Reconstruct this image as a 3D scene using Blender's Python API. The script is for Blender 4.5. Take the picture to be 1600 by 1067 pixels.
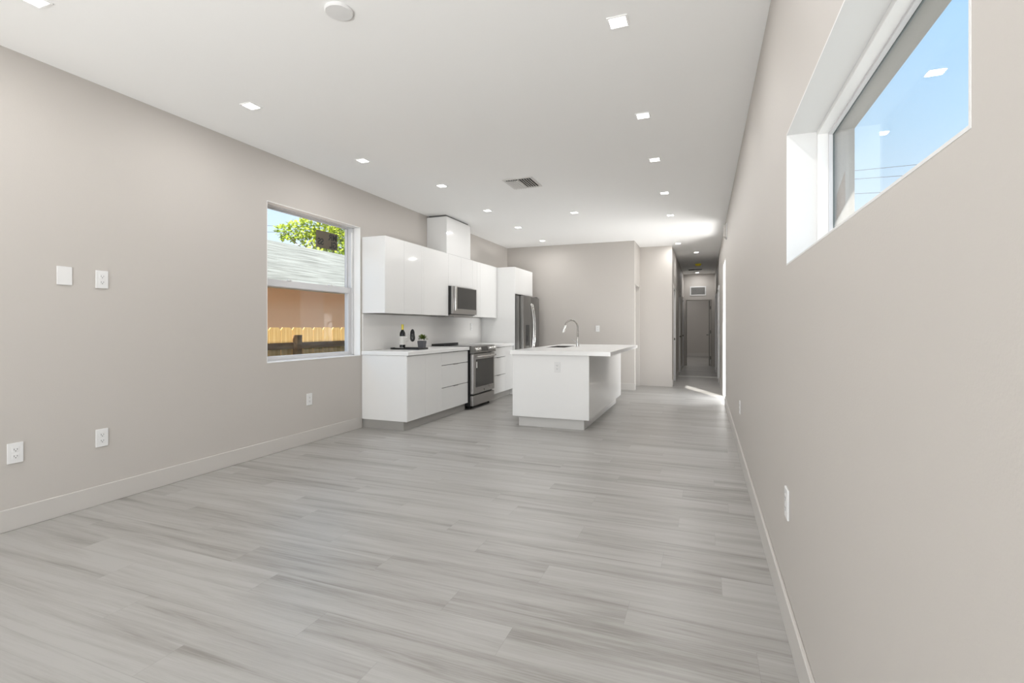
import bpy, bmesh, math, random
from mathutils import Vector, Matrix
random.seed(7)
for o in list(bpy.data.objects): bpy.data.objects.remove(o, do_unlink=True)
SC = bpy.context.scene
COL = SC.collection
PI = math.pi

# ------------------------------------------------------------------ camera
YAW = math.atan(300/775)
cd = bpy.data.cameras.new('camera'); cam = bpy.data.objects.new('camera', cd); COL.objects.link(cam)
cd.sensor_width = 36; cd.lens = 775/1600*36; cd.shift_y = -22.5/1600; cd.clip_start = .02; cd.clip_end = 300
cam.location = (0, 0, 1.2); cam.rotation_euler = (PI/2, 0, YAW)
SC.camera = cam

# ------------------------------------------------------------------ exposure
SC.view_settings.view_transform = 'Standard'; SC.view_settings.look = 'None'
SC.view_settings.gamma = 1; SC.view_settings.use_curve_mapping = False
SC.view_settings.exposure = 0.06

# ------------------------------------------------------------------ sky
SKY_STRENGTH = 1.15
w = bpy.data.worlds.new('sky'); SC.world = w; w.use_nodes = True
nt = w.node_tree; nt.nodes.clear()
wo = nt.nodes.new('ShaderNodeOutputWorld'); bg = nt.nodes.new('ShaderNodeBackground')
tc = nt.nodes.new('ShaderNodeTexCoord'); sp = nt.nodes.new('ShaderNodeSeparateXYZ'); cr = nt.nodes.new('ShaderNodeValToRGB')
nt.links.new(tc.outputs['Generated'], sp.inputs[0]); nt.links.new(sp.outputs['Z'], cr.inputs[0])
e = cr.color_ramp.elements
e[0].position = 0.0; e[0].color = (.80, .91, 1, 1)
e[1].position = 1.0; e[1].color = (.16, .38, .85, 1)
for p_, c_ in ((.15, (.72, .87, 1, 1)), (.30, (.52, .77, 1, 1)), (.48, (.36, .66, 1, 1))):
    q = e.new(p_); q.color = c_
nt.links.new(cr.outputs[0], bg.inputs[0]); bg.inputs[1].default_value = SKY_STRENGTH
nt.links.new(bg.outputs[0], wo.inputs[0])

# ------------------------------------------------------------------ sun
SUN_POWER = 8.0
sd = bpy.data.lights.new('sun', 'SUN'); sd.energy = SUN_POWER; sd.angle = .009; sd.color = (1, .975, .93)
sun = bpy.data.objects.new('sun', sd); COL.objects.link(sun)
sun.rotation_euler = Vector((-1, 2.2, -1.95)).to_track_quat('-Z', 'Y').to_euler(); sun.location = (20, -20, 20)

# ------------------------------------------------------------------ added fill lamps outside the rear glass door and the side doorway
def area(name, loc, direction, sx, sy, power, color=(1, 1, 1), spread=PI):
    d = bpy.data.lights.new(name, 'AREA'); d.shape = 'RECTANGLE'; d.size = sx; d.size_y = sy; d.energy = power; d.color = color; d.spread = spread
    o = bpy.data.objects.new(name, d); COL.objects.link(o); o.location = loc
    o.rotation_euler = Vector(direction).to_track_quat('-Z', 'Y').to_euler()
    return o
area('rear_daylight_fill', (-1.35, -2.75, 1.3), (-.12, 1, .3), 3.0, 2.2, 44, (.99, .99, 1), 2.6)  # stands in for rear daylight, added to lift the whole room
area('rear_upward_fill', (-1.35, -2.85, .30), (-.12, 1, .65), 3.0, .9, 62, (1, .992, .985), 2.0)  # added low and tilted up to brighten the near ceiling
area('side_door_upward_fill', (.78, 8.91, .30), (-1, -.25, 1.0), .85, .55, 60, (1, .985, .97))  # added by the doorway, aimed up to brighten the far ceiling
area('side_door_fill', (1.35, 7.85, 1.05), (-1, 1.0, .3), .9, 1.8, 14, (1, .99, .98))  # added outside the doorway to brighten the hall and back wall
LAMP_W = 5.0

# ------------------------------------------------------------------ materials
def mat(name, color, rough=.5, metal=0, spec=.5, emit=None, es=0, coat=0, bump=0, bscale=200):
    m = bpy.data.materials.new(name); m.use_nodes = True
    b = m.node_tree.nodes['Principled BSDF']
    b.inputs['Base Color'].default_value = (*color, 1); b.inputs['Roughness'].default_value = rough
    b.inputs['Metallic'].default_value = metal; b.inputs['Specular IOR Level'].default_value = spec
    if coat: b.inputs['Coat Weight'].default_value = coat; b.inputs['Coat Roughness'].default_value = .03
    if emit: b.inputs['Emission Color'].default_value = (*emit, 1); b.inputs['Emission Strength'].default_value = es
    N = m.node_tree.nodes; L = m.node_tree.links
    t = N.new('ShaderNodeTexCoord'); n = N.new('ShaderNodeTexNoise'); n.inputs['Scale'].default_value = bscale
    L.new(t.outputs['Object'], n.inputs['Vector'])
    if bump:
        bp = N.new('ShaderNodeBump'); bp.inputs['Strength'].default_value = bump; bp.inputs['Distance'].default_value = .002
        L.new(n.outputs['Fac'], bp.inputs['Height']); L.new(bp.outputs[0], b.inputs['Normal'])
    else:
        r = N.new('ShaderNodeMapRange'); r.inputs['To Min'].default_value = max(0, rough-.02); r.inputs['To Max'].default_value = rough+.02
        n.inputs['Scale'].default_value = 6
        L.new(n.outputs['Fac'], r.inputs['Value']); L.new(r.outputs[0], b.inputs['Roughness'])
    return m
M = {}
M['wall'] = mat('greige wall paint', (.545, .515, .482), .55, bump=.15, bscale=180, spec=.25)
M['ceil'] = mat('white ceiling paint', (.93, .93, .92), .8, bump=.1, bscale=150, spec=.1)
M['reveal'] = mat('off white window reveal paint', (.74, .74, .73), .5)
M['trim'] = mat('satin greige trim paint', (.575, .55, .52), .35)
M['jamb'] = mat('white reveal paint', (.88, .88, .87), .5)
M['gloss'] = mat('white gloss lacquer', (.80, .80, .79), .06, spec=.5)
M['satin'] = mat('white satin end panel', (.84, .84, .83), .4)
M['gap'] = mat('gap shade and badge grey', (.12, .12, .12), .6)  # shade of the cabinet gaps put into colour; also colours the badge
M['counter'] = mat('white quartz', (.88, .88, .87), .2)
M['splash'] = mat('pale backsplash slab', (.80, .79, .775), .2)
M['kick'] = mat('brushed grey toe kick', (.42, .41, .39), .35, metal=.3)
M['kick_island'] = mat('pale grey toe kick', (.60, .59, .57), .35)
M['steel'] = mat('stainless steel', (.42, .41, .40), .28, metal=1)
M['steel_lt'] = mat('polished steel', (.75, .74, .72), .16, metal=1)
M['nickel'] = mat('brushed nickel', (.30, .285, .265), .25, metal=1)
M['darksteel'] = mat('dark stainless steel', (.22, .215, .205), .3, metal=.9)
M['black'] = mat('black plastic', (.012, .012, .012), .35)
M['blackglass'] = mat('black glass', (.02, .02, .02), .05)
M['ovenglass'] = mat('oven door glass', (.035, .035, .033), .12)
M['plate'] = mat('white plastic plate', (.77, .77, .765), .3)
M['slot'] = mat('dark slot plastic', (.1, .1, .1), .5)
M['alu'] = mat('grey aluminium frame', (.66, .66, .67), .55)
M['aluw'] = mat('white aluminium frame', (.85, .85, .84), .3)
M['gasket'] = mat('dark glazing gasket', (.10, .13, .13), .4)
M['lens'] = mat('lit lamp lens', (.9, .9, .88), .4, emit=(1, .98, .94), es=12)
M['yellow'] = mat('yellow plastic dust cover', (.85, .72, .02), .4)
M['duct_shade'] = mat('black duct shade', (.01, .01, .01), .9)
M['louver'] = mat('white vent metal', (.72, .71, .69), .4)
M['grilleback'] = mat('grey filter mesh', (.12, .12, .12), .8)
M['concrete'] = mat('rough grey stucco', (.34, .33, .305), .9, bump=.6, bscale=60)
M['patch'] = mat('brown cement patch', (.26, .20, .15), .9, bump=.6, bscale=80)
M['peach'] = mat('peach stucco', (.95, .62, .38), .9, bump=.4, bscale=40)
M['fascia'] = mat('brown fascia board', (.16, .07, .04), .6)
M['bark'] = mat('tree bark', (.16, .11, .07), .9)
M['ground'] = mat('sandy ground', (.50, .47, .40), .95, bump=.5, bscale=8)
M['soil'] = mat('dark potting soil', (.03, .02, .015), .95)
M['pot'] = mat('charcoal fibre pot', (.10, .10, .11), .7)
M['capsule'] = mat('yellow foil capsule', (.72, .60, .08), .35, metal=.3)
M['bottle'] = mat('dark bottle glass', (.008, .010, .012), .06)
M['label'] = mat('off white paper label', (.80, .79, .76), .6)
M['cloth'] = mat('black napkin cloth', (.012, .012, .014), .8)
M['tray'] = mat('black lacquer tray', (.012, .012, .012), .15)
M['china'] = mat('white glazed china', (.85, .85, .84), .15)
M['wire'] = mat('black cable', (.04, .04, .05), .6)
M['darkdoor'] = mat('dark brown grey door', (.32, .30, .27), .4)  # one dark tone for the doors and jamb at the hallway end
M['doorlight'] = mat('pale transition strip', (.70, .69, .66), .3)  # doorway light on the hallway floor, put into a pale colour
M['sinksteel'] = mat('satin sink steel', (.10, .095, .09), .4, metal=.6)

def glass_mat():
    m = bpy.data.materials.new('clear window glass'); m.use_nodes = True; nt = m.node_tree; N = nt.nodes; L = nt.links; N.clear()
    out = N.new('ShaderNodeOutputMaterial'); mix = N.new('ShaderNodeMixShader'); t = N.new('ShaderNodeBsdfTransparent'); g = N.new('ShaderNodeBsdfGlossy')
    g.inputs['Roughness'].default_value = 0.0; t.inputs['Color'].default_value = (1, 1, 1, 1)
    geo = N.new('ShaderNodeNewGeometry'); dot = N.new('ShaderNodeVectorMath'); dot.operation = 'DOT_PRODUCT'
    L.new(geo.outputs['Incoming'], dot.inputs[0]); L.new(geo.outputs['Normal'], dot.inputs[1])
    ab = N.new('ShaderNodeMath'); ab.operation = 'ABSOLUTE'; L.new(dot.outputs['Value'], ab.inputs[0])
    s1 = N.new('ShaderNodeMath'); s1.operation = 'SUBTRACT'; s1.inputs[0].default_value = 1; L.new(ab.outputs[0], s1.inputs[1])
    pw = N.new('ShaderNodeMath'); pw.operation = 'POWER'; pw.inputs[1].default_value = 5; L.new(s1.outputs[0], pw.inputs[0])
    ml = N.new('ShaderNodeMath'); ml.operation = 'MULTIPLY_ADD'; ml.inputs[1].default_value = .6; ml.inputs[2].default_value = .03; L.new(pw.outputs[0], ml.inputs[0])
    L.new(ml.outputs[0], mix.inputs[0]); L.new(t.outputs[0], mix.inputs[1]); L.new(g.outputs[0], mix.inputs[2]); L.new(mix.outputs[0], out.inputs[0])
    return m
M['glass'] = glass_mat()

def wood_floor():
    m = bpy.data.materials.new('grey plank flooring'); m.use_nodes = True; nt = m.node_tree; N = nt.nodes; L = nt.links
    b = N['Principled BSDF']
    def math_(op, a, bb=None, c=None):
        n = N.new('ShaderNodeMath'); n.operation = op
        for i, v in enumerate((a, bb, c)):
            if v is None: continue
            if isinstance(v, (int, float)): n.inputs[i].default_value = v
            else: L.new(v, n.inputs[i])
        return n.outputs[0]
    tc = N.new('ShaderNodeTexCoord'); sp = N.new('ShaderNodeSeparateXYZ'); L.new(tc.outputs['Object'], sp.inputs[0])
    X, Y = sp.outputs['X'], sp.outputs['Y']
    W, LN = .183, 1.22
    row = math_('FLOOR', math_('DIVIDE', Y, W))
    fy = math_('FRACT', math_('DIVIDE', Y, W))
    wn = N.new('ShaderNodeTexWhiteNoise'); wn.noise_dimensions = '1D'; L.new(row, wn.inputs['W'])
    off = math_('MULTIPLY_ADD', math_('MODULO', row, 3.0), .34, math_('MULTIPLY', wn.outputs['Value'], .22))
    px = math_('ADD', math_('DIVIDE', X, LN), off)
    colm = math_('FLOOR', px); fx = math_('FRACT', px)
    pid = math_('ADD', math_('MULTIPLY', row, 17.13), math_('MULTIPLY', colm, 5.71))
    wn2 = N.new('ShaderNodeTexWhiteNoise'); wn2.noise_dimensions = '1D'; L.new(pid, wn2.inputs['W'])
    def streak(sx, sy, scale, detail, rough, dist=0):
        cb = N.new('ShaderNodeCombineXYZ')
        L.new(math_('MULTIPLY_ADD', X, sx, math_('MULTIPLY', wn2.outputs['Value'], 37.0)), cb.inputs[0])
        L.new(math_('MULTIPLY', Y, sy), cb.inputs[1]); L.new(math_('MULTIPLY', wn2.outputs['Value'], 91.0), cb.inputs[2])
        n = N.new('ShaderNodeTexNoise'); n.inputs['Scale'].default_value = scale; n.inputs['Detail'].default_value = detail; n.inputs['Roughness'].default_value = rough
        n.inputs['Distortion'].default_value = dist
        L.new(cb.outputs[0], n.inputs['Vector']); return n.outputs['Fac']
    s1 = streak(.55, 9, 1.5, 4, .6, .5); s2 = streak(1.6, 60, 2.0, 4, .65); s3 = streak(9, 160, 2.5, 2, .6)
    v = math_('ADD', math_('MULTIPLY', s1, .66), math_('ADD', math_('MULTIPLY', s2, .26), math_('MULTIPLY', s3, .08)))
    v = math_('ADD', v, math_('MULTIPLY', math_('SUBTRACT', wn2.outputs['Value'], .5), .10))
    r = N.new('ShaderNodeValToRGB'); L.new(v, r.inputs[0]); el = r.color_ramp.elements
    el[0].position = .34; el[0].color = (.245, .232, .212, 1); el[1].position = .60; el[1].color = (.42, .41, .392, 1)
    q = el.new(.46); q.color = (.355, .342, .322, 1)
    # joints
    jx = math_('LESS_THAN', fx, .0014); jy = math_('LESS_THAN', fy, .008); j = math_('MAXIMUM', jx, jy)
    mx = N.new('ShaderNodeMix'); mx.data_type = 'RGBA'; L.new(math_('MULTIPLY', j, .35), mx.inputs[0]); L.new(r.outputs[0], mx.inputs[6]); mx.inputs[7].default_value = (.16, .15, .14, 1)
    L.new(mx.outputs[2], b.inputs['Base Color'])
    b.inputs['Specular IOR Level'].default_value = .45
    L.new(math_('MULTIPLY_ADD', s2, .12, .30), b.inputs['Roughness'])
    bp = N.new('ShaderNodeBump'); bp.inputs['Strength'].default_value = .12; bp.inputs['Distance'].default_value = .001
    L.new(math_('SUBTRACT', s3, math_('MULTIPLY', j, 1.0)), bp.inputs['Height']); L.new(bp.outputs[0], b.inputs['Normal'])
    return m
M['floor'] = wood_floor()

def two_tone(name, c1, c2, scale, stretch=(1, 1, 1), rough=.8, lo=.35, hi=.65):
    m = bpy.data.materials.new(name); m.use_nodes = True; N = m.node_tree.nodes; L = m.node_tree.links; b = N['Principled BSDF']
    tc = N.new('ShaderNodeTexCoord'); mp = N.new('ShaderNodeMapping'); mp.inputs['Scale'].default_value = stretch
    n = N.new('ShaderNodeTexNoise'); n.inputs['Scale'].default_value = scale; n.inputs['Detail'].default_value = 4
    r = N.new('ShaderNodeValToRGB'); r.color_ramp.elements[0].position = lo; r.color_ramp.elements[1].position = hi
    r.color_ramp.elements[0].color = (*c1, 1); r.color_ramp.elements[1].color = (*c2, 1)
    L.new(tc.outputs['Object'], mp.inputs[0]); L.new(mp.outputs[0], n.inputs['Vector']); L.new(n.outputs['Fac'], r.inputs[0]); L.new(r.outputs[0], b.inputs['Base Color'])
    b.inputs['Roughness'].default_value = rough
    return m
M['shingle'] = two_tone('pale weathered shingles', (.22, .21, .165), (.44, .42, .345), 5, (3, .22, 3), .9)
M['pine'] = two_tone('yellow pine boards', (.66, .40, .13), (.85, .62, .27), 2.5, (6, 6, .6), .7)
M['pinedark'] = two_tone('dark pine rails', (.22, .12, .05), (.36, .22, .10), 2.5, (6, 1, 6), .8)  # darker brown than the pickets
M['leaf'] = two_tone('yellow green leaves', (.26, .36, .02), (.55, .60, .05), .9, (1, 1, 1), .5)
M['herb'] = two_tone('olive green leaves', (.05, .09, .015), (.17, .22, .04), 30, (1, 1, 1), .5)

# ------------------------------------------------------------------ mesh helpers
def bxm(bm, x0, x1, y0, y1, z0, z1, bev=0, seg=1):
    g = bmesh.ops.create_cube(bm, size=1)
    vs = g['verts']
    bmesh.ops.scale(bm, verts=vs, vec=(x1-x0, y1-y0, z1-z0)); bmesh.ops.translate(bm, verts=vs, vec=((x0+x1)/2, (y0+y1)/2, (z0+z1)/2))
    if bev:
        es = list({e for v in vs for e in v.link_edges})
        bmesh.ops.bevel(bm, geom=es, offset=bev, segments=seg, affect='EDGES', profile=.5)
    return bm
def B(*boxes, bev=0, seg=1):
    bm = bmesh.new()
    for b in boxes: bxm(bm, *b, bev=bev, seg=seg)
    return bm
def lathe(bm, prof, cx=0, cy=0, cz=0, n=32, axis='z', cap=True):
    rings = []
    for (r, h) in prof:
        ring = []
        for i in range(n):
            a = 2*PI*i/n; p = (r*math.cos(a), r*math.sin(a), h)
            if axis == 'x': p = (p[2], p[0], p[1])
            elif axis == 'y': p = (p[0], p[2], p[1])
            ring.append(bm.verts.new((p[0]+cx, p[1]+cy, p[2]+cz)))
        rings.append(ring)
    for a, b in zip(rings, rings[1:]):
        for i in range(n):
            bm.faces.new((a[i], a[(i+1) % n], b[(i+1) % n], b[i]))
    if cap:
        bm.faces.new(rings[0][::-1]); bm.faces.new(rings[-1])
    bmesh.ops.recalc_face_normals(bm, faces=bm.faces[:])
    return bm
def tube(bm, pts, r, n=12, cap=True):
    pts = [Vector(p) for p in pts]; rs = r if isinstance(r, (list, tuple)) else [r]*len(pts)
    up = Vector((0.13, .21, 1)).normalized(); rings = []
    for i, p in enumerate(pts):
        t = (pts[min(i+1, len(pts)-1)]-pts[max(i-1, 0)]).normalized()
        if abs(t.dot(up)) > .98: s = t.cross(Vector((0, 1, 0))).normalized()
        else: s = t.cross(up).normalized()
        if rings and s.dot(ps) < 0: s = -s
        if rings:
            s = (ps - t*ps.dot(t)).normalized()
        ps = s
        u = t.cross(s)
        rings.append([bm.verts.new(p+s*rs[i]*math.cos(2*PI*k/n)+u*rs[i]*math.sin(2*PI*k/n)) for k in range(n)])
    for a, b in zip(rings, rings[1:]):
        for k in range(n): bm.faces.new((a[k], a[(k+1) % n], b[(k+1) % n], b[k]))
    if cap: bm.faces.new(rings[0][::-1]); bm.faces.new(rings[-1])
    bmesh.ops.recalc_face_normals(bm, faces=bm.faces[:])
    return bm
def prism(bm, poly, axis, a, b):
    """poly in the two other axes, extruded from a to b along axis"""
    def P(p, t):
        return {'x': (t, p[0], p[1]), 'y': (p[0], t, p[1]), 'z': (p[0], p[1], t)}[axis]
    v0 = [bm.verts.new(P(p, a)) for p in poly]; v1 = [bm.verts.new(P(p, b)) for p in poly]; n = len(poly)
    bm.faces.new(v0); bm.faces.new(v1[::-1])
    for i in range(n): bm.faces.new((v0[i], v0[(i+1) % n], v1[(i+1) % n], v1[i]))
    bmesh.ops.recalc_face_normals(bm, faces=bm.faces[:])
    return bm
def wpos(o):
    v = Vector((0, 0, 0))
    while o: v += o.location; o = o.parent
    return v
def obj(name, bm, m, parent=None, smooth=False):
    """link bm (world coordinates) as one object; origin at parent's or at own base"""
    if parent: org = wpos(parent)
    else:
        xs = [v.co for v in bm.verts]
        org = Vector(((min(c.x for c in xs)+max(c.x for c in xs))/2, (min(c.y for c in xs)+max(c.y for c in xs))/2, min(c.z for c in xs)))
    bmesh.ops.translate(bm, verts=bm.verts, vec=-org)
    me = bpy.data.meshes.new(name); bm.to_mesh(me); bm.free()
    me.materials.append(M[m] if isinstance(m, str) else m)
    if smooth:
        for p in me.polygons: p.use_smooth = True
        try: me.set_sharp_from_angle(angle=math.radians(40))
        except Exception: pass
    o = bpy.data.objects.new(name, me); COL.objects.link(o)
    if parent: o.parent = parent
    else: o.location = org
    return o
def thing(name, label, cat, loc, group=None):
    o = bpy.data.objects.new(name, None); COL.objects.link(o); o.location = loc; o.empty_display_size = .05
    o['label'] = label; o['category'] = cat
    if group: o['group'] = group
    return o
def tag(o, label, cat, group=None, kind=None):
    o['label'] = label; o['category'] = cat
    if group: o['group'] = group
    if kind: o['kind'] = kind
    return o
def struct(name, bm, m, parent=None, label=None):
    o = obj(name, bm, m, parent)
    if not parent: o['kind'] = 'structure'
    if label: o['label'] = label
    return o
def sempty(name, loc, label):
    o = bpy.data.objects.new(name, None); COL.objects.link(o); o.location = loc; o['kind'] = 'structure'; o['label'] = label
    return o
def dup(root, loc, label, group=None):
    r = root.copy(); COL.objects.link(r); r.location = loc; r['label'] = label
    if group: r['group'] = group
    for ch in list(root.children):
        c = ch.copy(); COL.objects.link(c); c.parent = r
        for g in ch.children:
            d = g.copy(); COL.objects.link(d); d.parent = c
    return r
def wall_holes(axis, t0, t1, a0, a1, z0, z1, holes):
    """wall slab: thickness t0..t1 on axis, running a0..a1, with rectangular holes (ha0, ha1, hz0, hz1)"""
    bm = bmesh.new()
    cuts = sorted({a0, a1, *[h[0] for h in holes], *[h[1] for h in holes]})
    for p, q in zip(cuts, cuts[1:]):
        spans = [(z0, z1)]
        for h in holes:
            if h[0] <= p+1e-6 and h[1] >= q-1e-6:
                new = []
                for s in spans:
                    if h[2] > s[0]: new.append((s[0], h[2]))
                    if h[3] < s[1]: new.append((h[3], s[1]))
                spans = new
        for s in spans:
            if axis == 'x': bxm(bm, t0, t1, p, q, *s)
            else: bxm(bm, p, q, t0, t1, *s)
    bmesh.ops.remove_doubles(bm, verts=bm.verts, dist=1e-5)
    # drop internal faces shared by neighbouring boxes
    seen = {}
    for f in bm.faces: seen.setdefault(tuple(round(c, 4) for c in f.calc_center_median()), []).append(f)
    kill = [f for fs in seen.values() if len(fs) > 1 for f in fs]
    bmesh.ops.delete(bm, geom=kill, context='FACES')
    return bm

# ------------------------------------------------------------------ room shell
XL, XR, H = -3.819, .3134, 2.84
XO = .544                      # outer face of right wall
YB, YH, YE = 9.6, 10.47, 16.4  # kitchen back wall, hall front wall, corridor end wall
YR = -2.2                      # wall behind camera
XH, XC = -1.23, -.60           # side of the closet block, corridor left wall
struct('floor', B((-4.05, XO, YR-.2, 22.2, -.12, 0)), 'floor', label='grey wood plank floor running through room and hallway')
struct('ceiling', B((-4.05, XO, YR-.2, 22.2, H, H+.12)), 'ceil', label='flat white ceiling')
struct('wall_left', wall_holes('x', -4.05, XL, YR-.2, YB+.12, 0, H, [(3.504, 4.86, .86, 2.387)]), 'wall', label='greige wall with the kitchen window')
struct('wall_right', wall_holes('x', XR, XO, YR-.2, 22.2, 0, H, [(.79, 2.286, 1.45, 1.983), (8.42, 9.42, 0, 2.28)]), 'wall', label='long greige wall with the high window')
struct('wall_rear', wall_holes('y', YR-.2, YR, XL, XR, 0, H, [(-3.0, .3, 0, 2.4)]), 'wall', label='wall behind the viewer')
struct('wall_kitchen', wall_holes('y', YB, YB+.12, XL, XH, 0, H, []), 'wall', label='greige wall behind the refrigerator')
struct('wall_closet', wall_holes('x', XH-.12, XH, YB+.12, YH+.12, 0, H, [(YB+.14, YH-.06, 0, 2.03)]), 'wall', label='side wall with narrow doorway')
struct('wall_hall', B((XH, XC, YH, YH+.12, 0, H)), 'wall', label='pale wall panel left of the hallway')
struct('wall_hallway_left', wall_holes('x', XC-.12, XC, YH+.12, YE, 0, H, [(10.85, 11.65, 0, 2.03), (13.2, 14.0, 0, 2.03), (15.35, 16.15, 0, 2.03)]), 'wall', label='left wall of the hallway')
struct('wall_end', wall_holes('y', YE, YE+.12, -2.4, XR, 0, H, [(-.50, .20, 0, 2.03)]), 'wall', label='wall at the end of the hallway')
struct('wall_far_room', B((-2.4, XR, 21.8, 21.92, 0, H)), 'wall', label='far wall seen through the end doorway')
struct('wall_far_room_left', B((-2.52, -2.4, YE, 21.92, 0, H)), 'wall')

# baseboards
BH, BT = .13, .014
def base(name, boxes):
    bm = B(*boxes, bev=.003)
    return struct(name, bm, 'trim')
base('baseboard_left', [(XL, XL+BT, YR, 4.875, 0, BH)])
base('baseboard_right', [(XR-BT, XR, YR, 8.40, 0, BH), (XR-BT, XR, 9.46, 11.62, 0, BH), (XR-BT, XR, 12.6, 14.2, 0, BH)])
base('baseboard_kitchen', [(-2.9, XH+BT, YB-BT, YB, 0, BH), (XH, XH+BT, YB, YB+.1, 0, BH)])
base('baseboard_hall', [(XC, XC+BT, YH, 10.78, 0, BH), (XC, XC+BT, 11.72, 13.13, 0, BH), (XC, XC+BT, 14.07, 15.28, 0, BH)])
base('baseboard_far', [(-2.4, XR, 21.786, 21.8, 0, BH)])
struct('doorlight_strip', B((XC+.002, XR-.002, 12.72, 12.88, 0, .008)), 'doorlight', label='pale strip painted as doorway light across the hallway floor')  # slab added where doorway light crosses the floor, the light in its colour

# hallway doors
def side_door(name, xf, y0, y1, sgn, ajar, m, label):
    """closed door slab and casing in a hole of a wall running along y; xf = wall face, sgn = towards hallway"""
    e = sempty(name, (xf, (y0+y1)/2, 0), label)
    ox = xf-sgn*.07
    obj('door_panel', B((min(ox, ox+sgn*.04), max(ox, ox+sgn*.04), y0+.025, y1-.025, .01, 2.005), bev=.002), m, e)
    a, b = sorted((xf-sgn*.115, xf+sgn*.012))
    obj('door_jamb', B((a, b, y0, y0+.02, 0, 2.03), (a, b, y1-.02, y1, 0, 2.03), (a, b, y0, y1, 2.01, 2.03)), 'jamb', e)
    a, b = sorted((xf, xf+sgn*.014))
    obj('casing', B((a, b, y0-.06, y0, 0, 2.09), (a, b, y1, y1+.06, 0, 2.09), (a, b, y0, y1, 2.03, 2.09), bev=.003), 'trim', e)
    bm = bmesh.new(); hx = ox+sgn*.04
    lathe(bm, [(.024, 0), (.024, .006), (.009, .008), (.009, .035), (.025, .042), (.027, .055), (.018, .066)], 0, 0, 0, 20, 'x')
    bmesh.ops.scale(bm, verts=bm.verts, vec=(sgn, 1, 1)); bmesh.ops.translate(bm, verts=bm.verts, vec=(hx, y1-.1 if ajar else y0+.1, .95))
    bmesh.ops.recalc_face_normals(bm, faces=bm.faces[:])
    obj('door_knob', bm, 'darksteel', e, True)
side_door('door_1', XC, 10.85, 11.65, 1, 0, 'jamb', 'first door on the left of the hallway')
side_door('door_2', XC, 13.2, 14.0, 1, 1, 'trim', 'second door on the left of the hallway')
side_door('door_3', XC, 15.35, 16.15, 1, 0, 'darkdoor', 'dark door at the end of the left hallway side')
e = sempty('door_4', (XH, 10.05, 0), 'white door in the narrow doorway beside the kitchen wall')
obj('door_panel', B((XH-.11, XH-.07, YB+.16, YH-.08, .01, 2.0), bev=.002), 'trim', e)
obj('door_jamb', B((XH-.12, XH+.004, YB+.14, YB+.16, 0, 2.03), (XH-.12, XH+.004, YH-.08, YH-.06, 0, 2.03), (XH-.12, XH+.004, YB+.14, YH-.06, 2.01, 2.03)), 'trim', e)
# applied casings on the right hallway wall (door slabs flush behind them)
for nm, y0, y1 in (('door_5', 11.7, 12.52), ('door_6', 14.3, 15.1)):
    e = sempty(nm, (XR, (y0+y1)/2, 0), 'closed white door on the right side of the hallway')
    obj('door_panel', B((XR-.008, XR, y0, y1, .01, 2.03), bev=.001), 'trim', e)
    obj('casing', B((XR-.022, XR, y0-.07, y0, 0, 2.1), (XR-.022, XR, y1, y1+.07, 0, 2.1), (XR-.022, XR, y0, y1, 2.03, 2.1), bev=.003), 'jamb', e)
# end doorway with an open door leaf
e = sempty('door_7', (-.15, YE, 0), 'open doorway at the end of the hallway with the leaf swung inward')
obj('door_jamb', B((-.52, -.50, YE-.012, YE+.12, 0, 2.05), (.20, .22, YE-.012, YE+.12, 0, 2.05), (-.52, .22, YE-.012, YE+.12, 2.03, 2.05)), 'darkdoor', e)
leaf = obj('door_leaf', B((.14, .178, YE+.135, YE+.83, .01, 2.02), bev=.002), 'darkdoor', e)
for z in (.25, 1.05, 1.8):
    h = bmesh.new(); lathe(h, [(.008, -.05), (.008, .05)], .188, YE+.128, z, 10); obj('hinge', h, 'black', leaf)
h = bmesh.new(); lathe(h, [(.022, 0), (.022, -.006), (.009, -.01), (.009, -.035), (.025, -.045), (.02, -.062)], .14, YE+.76, .95, 16, 'x'); obj('door_knob', h, 'darksteel', leaf, True)

# open exterior doorway in the right wall
e = sempty('door_8', (XR+.1, 8.95, 0), 'open exterior doorway in the right wall letting in sun')
obj('door_jamb', B((XR-.002, XO+.002, 8.405, 8.42, 0, 2.28), (XR-.002, XO+.002, 9.405, 9.42, 0, 2.28), (XR-.002, XO+.002, 8.42, 9.405, 2.265, 2.28)), 'jamb', e)
obj('threshold', B((XR, XO+.03, 8.42, 9.405, -.01, .012), bev=.003), 'alu', e)

# sliding glass door behind camera
e = sempty('door_9', (-1.35, YR-.1, 0), 'wide sliding glass door behind the viewer')
fr = []
for x in (-3.0, -1.925, -.825, 0.24): fr.append((x, x+.06, YR-.14, YR-.06, 0, 2.4))
fr += [(-3.0, 0.3, YR-.14, YR-.06, 0, .06), (-3.0, 0.3, YR-.14, YR-.06, 2.34, 2.4)]
obj('door_frame', B(*fr, bev=.002), 'aluw', e)
for x0, x1 in ((-2.94, -1.925), (-1.865, -.825), (-.765, 0.24)):
    obj('glass_panel', B((x0, x1, YR-.102, YR-.098, .06, 2.34)), 'glass', e)

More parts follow.
